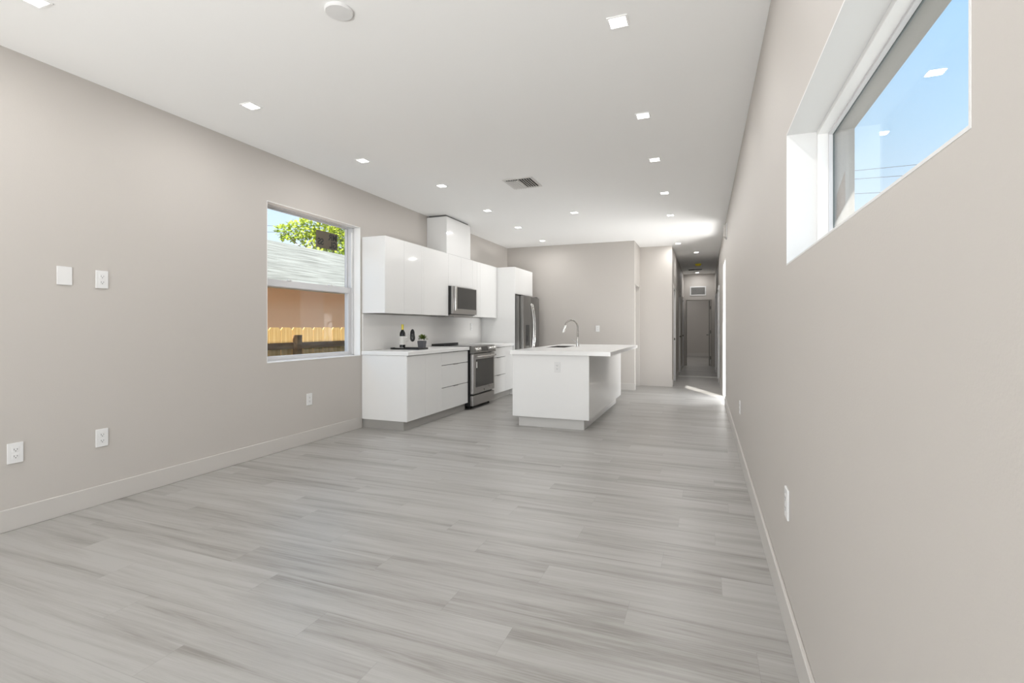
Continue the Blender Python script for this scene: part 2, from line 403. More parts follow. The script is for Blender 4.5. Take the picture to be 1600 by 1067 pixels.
# ------------------------------------------------------------------ left window
e = sempty('window_1', (-3.95, 4.18, .86), 'single hung window left of the kitchen')
ya, yb, za, zb = 3.504, 4.86, .86, 2.387
obj('reveal', B((-3.905, XL, ya, ya+.006, za, zb), (-3.905, XL+.001, yb-.006, yb, za, zb), (-3.905, XL+.001, ya, yb, zb-.006, zb), (-3.905, XL+.003, ya, yb, za, za+.008)), 'jamb', e)
obj('window_frame', B((-4.02, -3.905, ya, ya+.035, za, zb), (-4.02, -3.905, yb-.035, yb, za, zb), (-4.02, -3.905, ya, yb, zb-.012, zb), (-4.02, -3.905, ya, yb, za, za+.018), bev=.002), 'alu', e)
su = obj('upper_sash', B((-3.995, -3.97, ya+.035, ya+.06, 1.61, zb-.012), (-3.995, -3.97, yb-.06, yb-.035, 1.61, zb-.012), (-3.995, -3.97, ya+.06, yb-.06, zb-.024, zb-.012), (-3.995, -3.97, ya+.06, yb-.06, 1.60, 1.64), bev=.0015), 'alu', e)
obj('pane', B((-3.985, -3.981, ya+.06, yb-.06, 1.64, zb-.022)), 'glass', su)
sl = obj('lower_sash', B((-3.965, -3.925, ya+.035, ya+.07, .878, 1.665), (-3.965, -3.925, yb-.085, yb-.035, .878, 1.665), (-3.965, -3.920, ya+.07, yb-.085, 1.60, 1.668), (-3.965, -3.925, ya+.07, yb-.085, .878, .915), bev=.002), 'alu', e)
obj('pane', B((-3.947, -3.943, ya+.07, yb-.085, .915, 1.60)), 'glass', sl)
obj('sash_lock', B((-3.935, -3.912, 3.85, 3.90, 1.668, 1.68), (-3.935, -3.912, 4.45, 4.50, 1.668, 1.68), bev=.002), 'aluw', sl)
obj('sash_channel', B((-3.918, -3.908, yb-.05, yb-.036, 1.668, zb-.06), bev=.002), 'aluw', e)
# translucent sticker on the upper pane, lettered to be read from outside
def translucent(name, col, a):
    m = bpy.data.materials.new(name); m.use_nodes = True; N = m.node_tree.nodes; L = m.node_tree.links
    o_ = [n for n in N if n.type == 'OUTPUT_MATERIAL'][0]; b = N['Principled BSDF']; b.inputs['Base Color'].default_value = (*col, 1); b.inputs['Roughness'].default_value = .5
    t = N.new('ShaderNodeBsdfTransparent'); t.inputs[0].default_value = (.55, .5, .42, 1); mx = N.new('ShaderNodeMixShader'); mx.inputs[0].default_value = a
    L.new(t.outputs[0], mx.inputs[1]); L.new(b.outputs[0], mx.inputs[2]); L.new(mx.outputs[0], o_.inputs[0]); return m
M['sticker'] = translucent('brown translucent film', (.13, .105, .08), .78)
M['ink'] = mat('black ink', (.008, .008, .008), .5)
def text_obj(name, s, size, loc, rot, m, parent=None, extrude=.0004, bold=0):
    c = bpy.data.curves.new(name, 'FONT'); c.body = s; c.size = size; c.extrude = extrude; c.offset = bold
    t = bpy.data.objects.new(name, c); COL.objects.link(t)
    dg = bpy.context.evaluated_depsgraph_get(); me = bpy.data.meshes.new_from_object(t.evaluated_get(dg)); bpy.data.objects.remove(t)
    me.name = name; me.materials.clear(); me.materials.append(M[m])
    o = bpy.data.objects.new(name, me); COL.objects.link(o)
    mt = Matrix.Translation(Vector(loc)) @ rot
    if parent: mt = Matrix.Translation(-wpos(parent)) @ mt; o.parent = parent
    me.transform(mt)
    return o
st = tag(obj('window_sticker', B((-3.980, -3.9795, 4.31, 4.65, 2.085, 2.275)), 'sticker'), 'brown glazier sticker with mirrored black letters on the upper window pane', 'sticker')
# seen from inside the text runs right to left: text x axis -> -y world
rt = Matrix(((0, 0, 1, 0), (-1, 0, 0, 0), (0, 1, 0, 0), (0, 0, 0, 1)))
for s_, y_, z_ in (('MR', 4.642, 2.190), ('GL', 4.642, 2.105), ('SS', 4.425, 2.120)):
    text_obj('lettering', s_, .10, (-3.9785, y_, z_), rt, 'ink', st, bold=.003)

# ------------------------------------------------------------------ right window
e = sempty('window_2', (.43, 1.54, 1.45), 'long high fixed window in the right wall')
ya, yb, za, zb = .79, 2.286, 1.45, 1.983
def ring(x0, x1, t, inset=0):
    a, b, c, d = ya+inset, yb-inset, za+inset, zb-inset
    return [(x0, x1, a, a+t, c, d), (x0, x1, b-t, b, c, d), (x0, x1, a+t, b-t, d-t, d), (x0, x1, a+t, b-t, c, c+t)]
obj('reveal', B(*ring(XR-.0005, .418, .006)), 'reveal', e)
obj('window_frame', B(*ring(.418, .462, .022), bev=.0015), 'aluw', e)
obj('glazing_bead', B(*ring(.455, .470, .010, .020), bev=.001), 'alu', e)
obj('gasket', B(*ring(.470, .4745, .006, .026)), 'gasket', e)
obj('pane', B((.471, .475, ya+.022, yb-.022, za+.022, zb-.022)), 'glass', e)
obj('outer_reveal', B(*ring(.476, XO+.001, .012)), 'concrete', e)
bm = bmesh.new(); prism(bm, [(.484, 1.62), (.486, 1.72), (.497, 1.755), (.513, 1.81), (.514, 1.68), (.498, 1.645)], 'y', 2.2725, 2.2745)
obj('cement_patch', bm, 'patch', e)

# eaves outside
struct('roof_eave', B((XO, .99, YR-.2, 22.2, 2.60, 2.75)), 'concrete', label='eave outside the right wall')
struct('roof_overhang', B((-4.5, -4.05, YR-.2, YB+.12, 2.88, 3.125)), 'concrete', label='eave outside the left wall')

# ------------------------------------------------------------------ kitchen, left run
XF = -3.19     # door faces of base units
CB, CT = .105, .868
def pull(bm, y, z): return bxm(bm, XF-.001, XF+.012, y-.06, y+.06, z-.005, z+.002)
def base_cabinet(label, y0, y1, doors=(), drawers=(), side=None, kick_end=None):
    t = thing('base_cabinet', label, 'cabinet', ((XL+XF)/2, (y0+y1)/2, 0), 'kitchen base cabinets')
    obj('body', B((XL+.004, XF-.02, y0+(.018 if side else 0), y1, CB, CT)), 'gap', t)
    if side: obj('side_panel', B((XL+.003, XF, y0, y0+.018, CB, CT), bev=.001), 'satin', t)
    for a, b in doors:
        d = obj('door', B((XF-.019, XF, a+.0012, b-.0012, CB, CT-.005), bev=.001), 'gloss', t)
    for a, b, zs in drawers:
        for z0, z1 in zip(zs, zs[1:]):
            d = obj('drawer', B((XF-.019, XF, a+.0012, b-.0012, z0+.001, z1-.007), bev=.001), 'gloss', t)
            obj('pull', pull(bmesh.new(), (a+b)/2, z1-.004), 'darksteel', d)
    k0 = y0+.012 if side else y0
    obj('toe_kick', B((XL+.005, XF-.05, k0, y1, 0, CB)), 'kick', t)
    return t
base_cabinet('white gloss base cabinet with two doors at the window end', 4.885, 5.70, doors=[(4.903, 5.30), (5.30, 5.70)], side=1)
base_cabinet('white gloss three drawer base cabinet left of the range', 5.70, 6.47, drawers=[(5.70, 6.47, (CB, .405, .70, .868))])
base_cabinet('white gloss three drawer base cabinet right of the range', 7.30, 7.93, drawers=[(7.30, 7.93, (CB, .405, .70, .868))])
base_cabinet('narrow white gloss base cabinet beside the tall refrigerator panel', 7.93, 8.268, doors=[(7.93, 8.268)])
tag(obj('countertop', B((XL+.002, -3.165, 4.875, 6.475, .870, .915), bev=.002), 'counter'), 'white quartz countertop between the window end and the range', 'countertop', 'kitchen countertops')
tag(obj('countertop', B((XL+.002, -3.165, 7.295, 8.268, .870, .915), bev=.002), 'counter'), 'short white quartz countertop between range and refrigerator panel', 'countertop', 'kitchen countertops')
tag(obj('backsplash', B((XL+.001, XL+.018, 4.885, 8.266, .9155, 1.360), bev=.001), 'splash'), 'pale plain slab backsplash behind the kitchen counter', 'backsplash')

XU = -3.49
def upper(label, y0, y1, z0, z1, doors, side_l=False, extra=None):
    t = thing('wall_cabinet', label, 'cabinet', ((XL+XU)/2, (y0+y1)/2, z0), 'kitchen wall cabinets')
    obj('body', B((XL+.003, XU-.02, y0+(.018 if side_l else .0005), y1-.0005, z0+.002, z1-.002)), 'gloss', t)
    if side_l: obj('side_panel', B((XL+.002, XU, y0, y0+.018, z0, z1), bev=.001), 'gloss', t)
    for a, b in doors: obj('door', B((XU-.019, XU, a+.0012, b-.0012, z0, z1), bev=.001), 'gloss', t)
    return t
ZU0, ZU1 = 1.366, 2.276
upper('tall white gloss wall cabinet next to the window with two doors', 4.887, 5.70, ZU0, ZU1, [(4.905, 5.29), (5.29, 5.70)], True)
upper('white gloss wall cabinet left of the microwave', 5.70, 6.435, ZU0, ZU1, [(5.70, 5.75), (5.75, 6.435)])
upper('short white gloss wall cabinet directly above the microwave', 6.435, 7.25, 1.808, ZU1, [(6.435, 6.84), (6.84, 7.25)])
upper('white gloss wall cabinet right of the microwave', 7.25, 8.266, ZU0, ZU1, [(7.25, 7.42), (7.42, 7.55), (7.55, 8.266)])
# hood duct cover
t = thing('duct_cover', 'white gloss box above the wall cabinets reaching up to the ceiling', 'duct cover', (-3.65, 6.78, ZU1))
obj('body', B((XL+.002, XU-.02, 6.398, 7.152, ZU1+.001, 2.812)), 'gloss', t)
obj('side_panel', B((XL+.002, XU, 6.38, 6.398, ZU1+.001, 2.812), bev=.001), 'gloss', t)
obj('side_panel', B((XL+.002, XU, 7.152, 7.17, ZU1+.001, 2.812), bev=.001), 'gloss', t)
obj('front_panel', B((XU-.019, XU+.001, 6.399, 7.151, ZU1+.001, 2.812), bev=.001), 'gloss', t)
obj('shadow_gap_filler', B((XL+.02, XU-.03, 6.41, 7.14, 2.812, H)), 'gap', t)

# tall side panel and over fridge cabinet
tag(obj('side_panel', B((XL+.002, -3.15, 8.27, 8.29, 0, ZU1), bev=.001), 'gloss'), 'tall white gloss panel standing against the near side of the refrigerator', 'panel')
t = thing('fridge_cabinet', 'white gloss cabinet above the refrigerator with two doors', 'cabinet', (-3.5, 8.77, 1.797))
obj('body', B((XL+.003, -3.17, 8.291, 9.255, 1.80, ZU1)), 'gloss', t)
for a, b in ((8.291, 8.773), (8.773, 9.255)): obj('door', B((-3.169, -3.15, a+.001, b-.001, 1.797, ZU1), bev=.001), 'gloss', t)

# ------------------------------------------------------------------ refrigerator
t = thing('refrigerator', 'dark stainless side by side refrigerator with water dispenser', 'refrigerator', (-3.4, 8.775, 0))
fy0, fy1, fm = 8.315, 9.225, 8.72
obj('body', B((-3.78, -3.075, fy0, fy1, .02, 1.76), bev=.004), 'darksteel', t)
for a in (fy0+.01, fy1-.09): obj('hinge_cover', B((-3.12, -3.03, a, a+.08, 1.76, 1.778), bev=.003), 'black', t)
dl = obj('freezer_door', B((-3.068, -3.0, fy0, fm-.003, .06, 1.762), bev=.012, seg=3), 'darksteel', t, True)
dr = obj('door', B((-3.068, -3.0, fm+.003, fy1, .06, 1.762), bev=.012, seg=3), 'darksteel', t, True)
d = obj('dispenser', B((-3.0, -2.994, 8.45, 8.62, .86, 1.24), bev=.003), 'black', dl)
obj('dispenser_paddle', B((-2.996, -2.985, 8.49, 8.58, .93, 1.05), bev=.004), 'black', dl)
for ys, o_ in ((fm-.045, dl), (fm+.045, dr)):
    bm = bmesh.new(); pts = []
    for i in range(17):
        u = i/16; pts.append((-2.985+.055*math.sin(PI*u)**.7, ys, .72+.90*u))
    tube(bm, [(-3.0, ys, .72)]+pts+[(-3.0, ys, 1.62)], .013, 12)
    obj('handle', bm, 'steel_lt', o_, True)
obj('kick_grille', B((-3.1, -3.04, fy0+.01, fy1-.01, .0, .055)), 'black', t)

# ------------------------------------------------------------------ microwave
t = thing('microwave', 'stainless over the range microwave with dark window', 'microwave', (-3.6, 6.84, 1.375))
my0, my1 = 6.44, 7.245
obj('body', B((XL+.003, -3.45, my0, my1, 1.385, 1.804), bev=.002), 'black', t)
dd = obj('door', B((-3.45, -3.415, my0, my1, 1.395, 1.804), bev=.004), 'steel', t)
obj('window', B((-3.418, -3.412, my0+.105, my1-.02, 1.472, 1.793), bev=.002), 'ovenglass', dd)
bm = bmesh.new(); bxm(bm, -3.415, -3.385, my0+.028, my0+.078, 1.44, 1.80, bev=.008, seg=3)
obj('handle', bm, 'steel_lt', dd, True)
obj('vent_base', B((XL+.01, -3.47, my0+.02, my1-.02, 1.366, 1.385), (-3.75, -3.49, my0+.16, my1-.1, 1.352, 1.366), bev=.001), 'steel', t)

# ------------------------------------------------------------------ range
t = thing('range', 'stainless slide in electric range between the base cabinets', 'oven range', (-3.47, 6.885, 0))
ry0, ry1 = 6.492, 7.285
obj('body', B((-3.79, -3.165, ry0+.004, ry1-.004, .045, .905), bev=.002), 'black', t)
obj('cooktop', B((-3.80, -3.15, ry0-.008, ry1+.006, .9155, .924), bev=.002), 'blackglass', t)
obj('cooktop_trim', B((-3.80, -3.77, ry0-.008, ry1+.006, .924, .948), bev=.003), 'black', t)
for (bx_, by_, br_) in ((-3.62, 6.70, .08), (-3.33, 6.70, .10), (-3.62, 7.08, .09), (-3.33, 7.08, .08)):
    bm = bmesh.new(); lathe(bm, [(br_-.003, 0), (br_, 0), (br_, .0003), (br_-.003, .0003), (br_-.003, 0)], bx_, by_, .9241, 32, cap=False); obj('burner_ring', bm, 'steel', t)
bm = bmesh.new(); prism(bm, [(-3.165, .818), (-3.10, .818), (-3.095, .83), (-3.125, .918), (-3.15, .923), (-3.165, .923)], 'y', ry0, ry1)
cp = obj('control_panel', bm, 'darksteel', t)
nrm = Vector((.088, 0, .030)).normalized()
def on_panel(y, s):   # s 0 bottom .. 1 top of the sloped face
    return Vector((-3.095-.030*s, y, .83+.088*s))
rotp = Vector((0, 0, 1)).rotation_difference(nrm).to_matrix().to_4x4()
for i, yk in enumerate((6.575, 6.675, 7.06, 7.145, 7.225)):
    bm = bmesh.new(); lathe(bm, [(.030, 0), (.030, .006), (.024, .008), (.022, .030), (.019, .034)], 0, 0, 0, 24)
    bxm(bm, -.019, .019, -.004, .004, .03, .040)
    bm.transform(Matrix.Translation(on_panel(yk, .5)) @ rotp)
    k = obj('knob', bm, 'steel_lt', cp, True)
bm = bmesh.new(); bxm(bm, -.032, .032, -.12, .12, -.001, .003); bm.transform(Matrix.Translation(on_panel(6.87, .5)) @ rotp)
obj('display', bm, 'blackglass', cp)
dd = obj('oven_door', B((-3.163, -3.118, ry0+.004, ry1-.004, .222, .806), bev=.006, seg=2), 'steel', t)
obj('window', B((-3.12, -3.1155, ry0+.095, ry1-.05, .315, .725), bev=.002), 'ovenglass', dd)
bm = bmesh.new(); tube(bm, [(-3.118, ry0+.07, .765), (-3.07, ry0+.07, .768), (-3.065, ry0+.09, .768), (-3.065, ry1-.09, .768), (-3.07, ry1-.07, .768), (-3.118, ry1-.07, .765)], .014, 12)
obj('handle', bm, 'steel_lt', dd, True)
bm = bmesh.new(); lathe(bm, [(.012, 0), (.012, .001)], 0, 0, 0, 24); bm.transform(Matrix.Translation((-3.1175, 6.885, .262)) @ Matrix.Rotation(PI/2, 4, 'Y')); obj('badge', bm, 'gap', dd)
obj('energy_sticker', B((-3.1155, -3.1148, ry0+.105, ry0+.14, .60, .69)), 'label', dd)
obj('drawer', B((-3.163, -3.12, ry0+.004, ry1-.004, .052, .200), bev=.006, seg=2), 'steel', t)
for fx_, fy_ in ((-3.2, ry0+.06), (-3.2, ry1-.06), (-3.7, ry0+.06), (-3.7, ry1-.06)):
    bm = bmesh.new(); lathe(bm, [(.018, 0), (.018, .012), (.008, .014), (.008, .046)], fx_, fy_, 0, 14); obj('foot', bm, 'black', t)

# ------------------------------------------------------------------ island
IX0, IX1, IY0, IY1 = -2.18, -1.237, 5.65, 8.0
t = thing('kitchen_island', 'white gloss kitchen island cabinet with recessed toe kick', 'kitchen island', (-1.7, 6.82, 0))
obj('body', B((IX0+.02, -1.99, IY0+.02, IY1-.02, .12, .868), (-1.99, IX1-.02, IY0+.02, 6.60, .12, .868), (-1.99, IX1-.02, 7.36, IY1-.02, .12, .868), (-1.99, IX1-.02, 6.60, 7.36, .12, .66)), 'gloss', t)
obj('end_panel', B((IX0, IX1, IY0, IY0+.019, .12, .868), bev=.001), 'satin', t)
obj('end_panel', B((IX0, IX1, IY1-.019, IY1, .12, .868), bev=.001), 'gloss', t)
ys = [IY0+.0195, 6.99, IY1-.0195]
for a, b in zip(ys, ys[1:]): obj('back_panel', B((IX1-.019, IX1, a+.001, b-.001, .12, .868), bev=.001), 'gloss', t)
for i in range(4):
    a = IY0+.02+i*.578; obj('door', B((IX0, IX0+.019, a+.001, a+.577, .12, .863), bev=.001), 'gloss', t)
obj('toe_kick', B((IX0+.07, IX1-.065, IY0+.035, IY1-.07, 0, .12)), 'kick_island', t)
# countertop with sink cutout
SX0, SX1, SY0, SY1 = -2.08, -1.80, 6.66, 7.30
tx0, tx1, ty0, ty1 = -2.205, -.985, 5.625, 8.05
bm = bmesh.new()
for xa, xb, yc, yd in ((tx0, tx1, ty0, SY0), (tx0, tx1, SY1, ty1), (tx0, SX0, SY0, SY1), (SX1, tx1, SY0, SY1)): bxm(bm, xa, xb, yc, yd, .870, .917)
tag(obj('island_countertop', bm, 'counter'), 'white quartz top of the island overhanging on the right with sink cutout', 'countertop')
bm = B((SX0+.001, SX1-.001, SY0+.001, SY1-.001, .67, .68), (SX0+.001, SX0+.006, SY0+.001, SY1-.001, .68, .916), (SX1-.006, SX1-.001, SY0+.001, SY1-.001, .68, .916), (SX0+.006, SX1-.006, SY0+.001, SY0+.006, .68, .916), (SX0+.006, SX1-.006, SY1-.006, SY1-.001, .68, .916))
t = tag(obj('sink', bm, 'sinksteel'), 'undermount steel sink sunk into the island countertop', 'sink')
bm = bmesh.new(); lathe(bm, [(.045, 0), (.045, .003), (.03, .004), (.02, .002)], -1.94, 6.98, .680, 24); obj('drain', bm, 'steel_lt', t)
# faucet
fx_, fy_ = -1.69, 6.98
t = thing('faucet', 'brushed nickel gooseneck faucet on the island countertop', 'faucet', (fx_, fy_, .917))
bm = bmesh.new(); lathe(bm, [(.030, 0), (.030, .006), (.024, .010), (.023, .11), (.017, .125), (.013, .14)], fx_, fy_, .917, 28); obj('base', bm, 'steel_lt', t, True)
bm = bmesh.new(); pts = [(fx_, fy_, 1.05), (fx_, fy_, 1.19)]
R_ = .095
for i in range(1, 22):
    a = i/21*math.radians(165); pts.append((fx_-R_+R_*math.cos(a), fy_, 1.19+R_*1.15*math.sin(a)))
tube(bm, pts, .0105, 14); obj('spout', bm, 'nickel', t, True)
ex, ez = pts[-1][0], pts[-1][2]
bm = bmesh.new(); tube(bm, [(ex+.003, fy_, ez+.01), (ex-.006, fy_, ez-.02), (ex-.020, fy_, ez-.065), (ex-.028, fy_, ez-.095)], [.012, .015, .018, .020], 16); obj('spray_head', bm, 'steel_lt', t, True)
bm = bmesh.new(); tube(bm, [(fx_-.018, fy_-.005, .985), (fx_-.045, fy_-.012, .995), (fx_-.085, fy_-.015, 1.03)], [.012, .008, .005], 12); obj('lever', bm, 'steel', t, True)

# ------------------------------------------------------------------ outlets and plates
def outlet_proto(name='electrical_outlet', duplex=True):
    """built facing +x at origin (plate centre); returns root"""
    t = thing(name, '', 'outlet', (0, 0, 0), None)
    obj('plate', B((0, .008, -.037, .037, -.060, .060), bev=.002, seg=2), 'plate', t)
    if duplex:
        for z in (-.020, .020):
            bm = B((.004, .0093, -.017, .017, z-.015, z+.015), bev=.001)
            r = obj('receptacle', bm, 'plate', t)
            bm = B((.0065, .0097, -.0085, -.0060, z-.003, z+.007), (.0065, .0097, .0060, .0085, z-.002, z+.006))
            bxm(bm, .0065, .0097, -.0025, .0025, z-.0105, z-.0055)
            obj('slot', bm, 'slot', r)
    return t
op = outlet_proto()
first = [True]
def outlet(loc, rz, label, group='white wall outlets', cat='outlet'):
    if first[0]: o = op; first[0] = False; o.location = loc; o['label'] = label
    else: o = dup(op, loc, label)
    o['group'] = group; o['category'] = cat; o.rotation_euler = (0, 0, rz); return o
outlet((XL, 2.137, 1.523), 0, 'white duplex outlet high on the left wall beside the blank plate')
outlet((XL, 1.682, .453), 0, 'white duplex outlet low on the left wall, nearest the left picture edge')
outlet((XL, 2.137, .449), 0, 'white duplex outlet low on the left wall, second from the left picture edge')
outlet((XL, 4.037, .452), 0, 'white duplex outlet low on the left wall under the window')
outlet((XR, 2.25, .495), PI, 'white duplex outlet low on the right wall, nearest to the viewer')
outlet((XR, 5.03, .46), PI, 'white duplex outlet low on the right wall, farther toward the hallway')
outlet((-1.93, YB, 1.17), -PI/2, 'white duplex outlet on the wall behind the faucet')
outlet((-1.613, IY0, .728), -PI/2, 'white duplex outlet on the near end panel of the island')
outlet((XL+.018, 7.84, 1.205), 0, 'white duplex outlet on the backsplash right of the range')
bp_ = B((XL, XL+.007, 1.885, 1.966, 1.470, 1.588), bev=.002, seg=2)
tag(obj('blank_plate', bp_, 'plate'), 'plain white blank cover plate on the left wall', 'wall plate')
t = thing('door_chime', 'small white chime box high on the right wall under the ceiling', 'door chime', (XR, 7.95, 2.50))
obj('cover', B((XR-.040, XR, 7.87, 8.03, 2.52, 2.70), bev=.004), 'trim', t)
obj('mounting_base', B((XR-.012, XR, 7.85, 8.05, 2.505, 2.715), bev=.002), 'plate', t)

# ------------------------------------------------------------------ ceiling fixtures
def downlight():
    t = thing('recessed_light', '', 'ceiling light', (0, 0, H), 'square recessed ceiling lights')
    fr = []; a, b = .043, .055
    fr = [(-b, b, -b, -a, H-.006, H), (-b, b, a, b, H-.006, H), (-b, -a, -a, a, H-.006, H), (a, b, -a, a, H-.006, H)]
    obj('trim_ring', B(*fr, bev=.0015), 'ceil', t)
    obj('lens', B((-a, a, -a, a, H-.004, H-.0005)), 'lens', t)
    d = bpy.data.lights.new('lamp', 'AREA'); d.shape = 'SQUARE'; d.size = .085; d.energy = LAMP_W; d.color = (1, .99, .98)
    lo = bpy.data.objects.new('lamp', d); COL.objects.link(lo); lo.parent = t; lo.location = (0, 0, -.008)
    return t
dl_ = downlight(); first_l = [True]
def put_light(x, y, label):
    if first_l[0]: o = dl_; first_l[0] = False; o.location = (x, y, H); o['label'] = label
    else: o = dup(dl_, (x, y, H), label)
    return o
names = ['lit square ceiling light cut by the left picture edge', 'lit square ceiling light above the left wall, second in its row', 'lit square ceiling light above the kitchen window, third in its row']
for (x, y), n_ in zip(((-3.13, 1.45), (-3.13, 2.73), (-3.13, 4.02)), names): put_light(x, y, n_)
names = ['lit square ceiling light left of the ceiling vent', 'lit square ceiling light in front of the duct cover', 'lit square ceiling light above the microwave side of the kitchen aisle', 'lit square ceiling light nearest the kitchen back wall']
for (x, y), n_ in zip(((-2.835, 5.07), (-2.84, 6.38), (-2.85, 7.64), (-2.86, 8.98)), names): put_light(x, y, n_)
put_light(-1.73, 6.94, 'lone lit square ceiling light above the island')
ordn = ['nearest to the viewer', 'second from the viewer', 'third from the viewer', 'fourth from the viewer', 'fifth from the viewer', 'sixth from the viewer', 'last before the hallway']
for (x, y), n_ in zip(((-.43, 2.69), (-.44, 3.95), (-.45, 5.03), (-.45, 6.32), (-.46, 7.61), (-.465, 8.92), (-.475, 10.22)), ordn):
    put_light(x, y, 'lit square ceiling light in the right row, '+n_)
put_light(-.157, 11.6, 'lit square ceiling light at the start of the hallway')
put_light(-.19, 15.95, 'lit square ceiling light at the far end of the hallway')
for x in (-3.13, -.43):
    for y in (.2, -1.1): put_light(x, y, 'square ceiling light behind the viewer')
put_light(-.43, 1.45, 'square ceiling light just above the viewer on the right')
o_ = put_light(-1.0, 19.4, 'unseen ceiling light added to brighten the far room past the hallway')  # this and the next four lamps are added to brighten the far room
put_light(-1.6, 18.0, 'unseen ceiling light added to brighten the inner side of the far room')
put_light(-.2, 19.2, 'unseen ceiling light added to brighten the right side of the far room')
put_light(-.3, 17.6, 'unseen ceiling light added just inside the far room to brighten it')
put_light(-.7, 20.8, 'unseen ceiling light added to brighten the far wall of the far room')

t = thing('ceiling_vent', 'white ceiling air vent with curved louvers near the island', 'air vent', (-1.925, 5.31, H))
vx0, vx1, vy0, vy1 = -2.10, -1.75, 5.11, 5.50
obj('frame', B((vx0, vx1, vy0, vy0+.03, H-.008, H), (vx0, vx1, vy1-.03, vy1, H-.008, H), (vx0, vx0+.03, vy0+.03, vy1-.03, H-.008, H), (vx1-.03, vx1, vy0+.03, vy1-.03, H-.008, H), bev=.002), 'louver', t)
obj('duct', B((vx0+.03, vx1-.03, vy0+.03, vy1-.03, H-.0012, H-.0002)), 'duct_shade', t)  # thin black sheet, the shade inside the duct put into its colour
for i in range(10):
    x = vx0+.045+i*.0289
    s = -1 if i < 5 else 1
    bm = bmesh.new(); P = []
    for k in range(6):
        u = k/5; P.append((x + s*(-.010+.016*u**1.5), H-.002-.020*math.sin(u*PI/2)*1.0 if False else H-.002-.020*(1-(1-u)**2)))
    poly = P + [(p[0]+.0015, p[1]+.0012) for p in reversed(P)]
    prism(bm, poly, 'y', vy0+.032, vy1-.032); obj('louver', bm, 'louver', t)
tag(obj('cover_disc', lathe(bmesh.new(), [(.070, 0), (.071, -.010), (.066, -.016), (.03, -.0175), (.002, -.018)][::-1], -1.762, 2.07, H, 48), 'plate', smooth=True), 'round white blank disc on the ceiling above the living area', 'ceiling disc')
t = thing('smoke_detector', 'smoke detector with yellow dust cover on the hallway ceiling', 'smoke detector', (-.14, 13.7, H))
bm = bmesh.new(); lathe(bm, [(.062, 0), (.062, -.012)][::-1], -.14, 13.7, H, 32); obj('base', bm, 'plate', t)
bm = bmesh.new(); lathe(bm, [(.078, -.008), (.080, -.02), (.062, -.05), (.045, -.06), (.012, -.062)][::-1], -.14, 13.7, H, 32); obj('dust_cover', bm, 'yellow', t, True)
t = thing('hallway_ceiling_vent', 'dark narrow air vent on the hallway ceiling', 'air vent', (-.23, 15.05, H))
obj('frame', B((-.42, -.05, 14.97, 15.14, H-.010, H), bev=.002), 'slot', t)
for i in range(4): obj('louver', B((-.40, -.07, 14.99+i*.036, 15.003+i*.036, H-.018, H-.008)), 'black', t)
t = thing('return_air_grille', 'white framed return air grille above the end doorway', 'air vent', (-.17, YE, 2.15))
gx0, gx1, gz0, gz1 = -.41, .06, 2.17, 2.46
obj('frame', B((gx0, gx1, YE-.012, YE, gz0, gz0+.035), (gx0, gx1, YE-.012, YE, gz1-.035, gz1), (gx0, gx0+.035, YE-.012, YE, gz0+.035, gz1-.035), (gx1-.035, gx1, YE-.012, YE, gz0+.035, gz1-.035), bev=.002), 'plate', t)
obj('filter', B((gx0+.035, gx1-.035, YE-.003, YE-.0005, gz0+.035, gz1-.035)), 'grilleback', t)
for i in range(10):
    z = gz0+.046+i*.0215
    obj('slat', B((gx0+.035, gx1-.035, YE-.009, YE-.004, z, z+.007)), 'kick', t)

# ------------------------------------------------------------------ counter decoration
CZ = .915
t = thing('serving_tray', 'black serving tray on the counter near the window', 'tray', (-3.53, 5.46, CZ))
obj('base', B((-3.735, -3.33, 5.36, 5.58, CZ, CZ+.006), bev=.002), 'tray', t)
obj('rim', B((-3.74, -3.325, 5.352, 5.36, CZ, CZ+.022), (-3.74, -3.325, 5.58, 5.588, CZ, CZ+.022), (-3.74, -3.732, 5.36, 5.58, CZ, CZ+.022), (-3.333, -3.325, 5.36, 5.58, CZ, CZ+.022), bev=.002), 'tray', t)
TZ = CZ+.0065
bx_, by_ = -3.655, 5.50
t = thing('wine_bottle', 'dark wine bottle with yellow capsule and white label on the tray', 'bottle', (bx_, by_, TZ))
bm = bmesh.new(); lathe(bm, [(.030, 0), (.037, .004), (.037, .185), (.034, .205), (.020, .232), (.0145, .245), (.014, .262)], bx_, by_, TZ, 32); obj('glass_body', bm, 'bottle', t, True)
bm = bmesh.new(); lathe(bm, [(.0150, .245), (.0155, .30), (.0165, .301), (.0165, .312), (.012, .314)], bx_, by_, TZ, 24); obj('capsule', bm, 'capsule', t, True)
bm = bmesh.new(); lathe(bm, [(.0373, .05), (.0376, .051), (.0376, .159), (.0373, .16)], bx_, by_, TZ, 32, cap=False); obj('label_paper', bm, 'label', t, True)
M['wineglass'] = M['glass']
def wine_glass(x, y, label):
    t = thing('wine_glass', label, 'glass', (x, y, TZ), 'wine glasses on the tray')
    prof = [(.032, 0), (.033, .002), (.008, .006), (.0035, .012), (.0035, .075), (.010, .083), (.028, .098), (.037, .125), (.036, .16), (.030, .195), (.029, .195), (.035, .16), (.0355, .125), (.026, .100), (.004, .087)]
    bm = bmesh.new(); lathe(bm, prof, x, y, TZ, 32); obj('bowl', bm, 'wineglass', t, True); return t
wine_glass(-3.565, 5.45, 'clear wine glass in front of the wine bottle on the tray')
wine_glass(-3.485, 5.47, 'clear wine glass holding the black napkin beside the plant')
bm = bmesh.new(); lathe(bm, [(.004, .092), (.018, .100), (.027, .115), (.032, .14), (.029, .185), (.027, .215), (.018, .24), (.006, .252), (.001, .254)], -3.485, 5.47, TZ, 20)
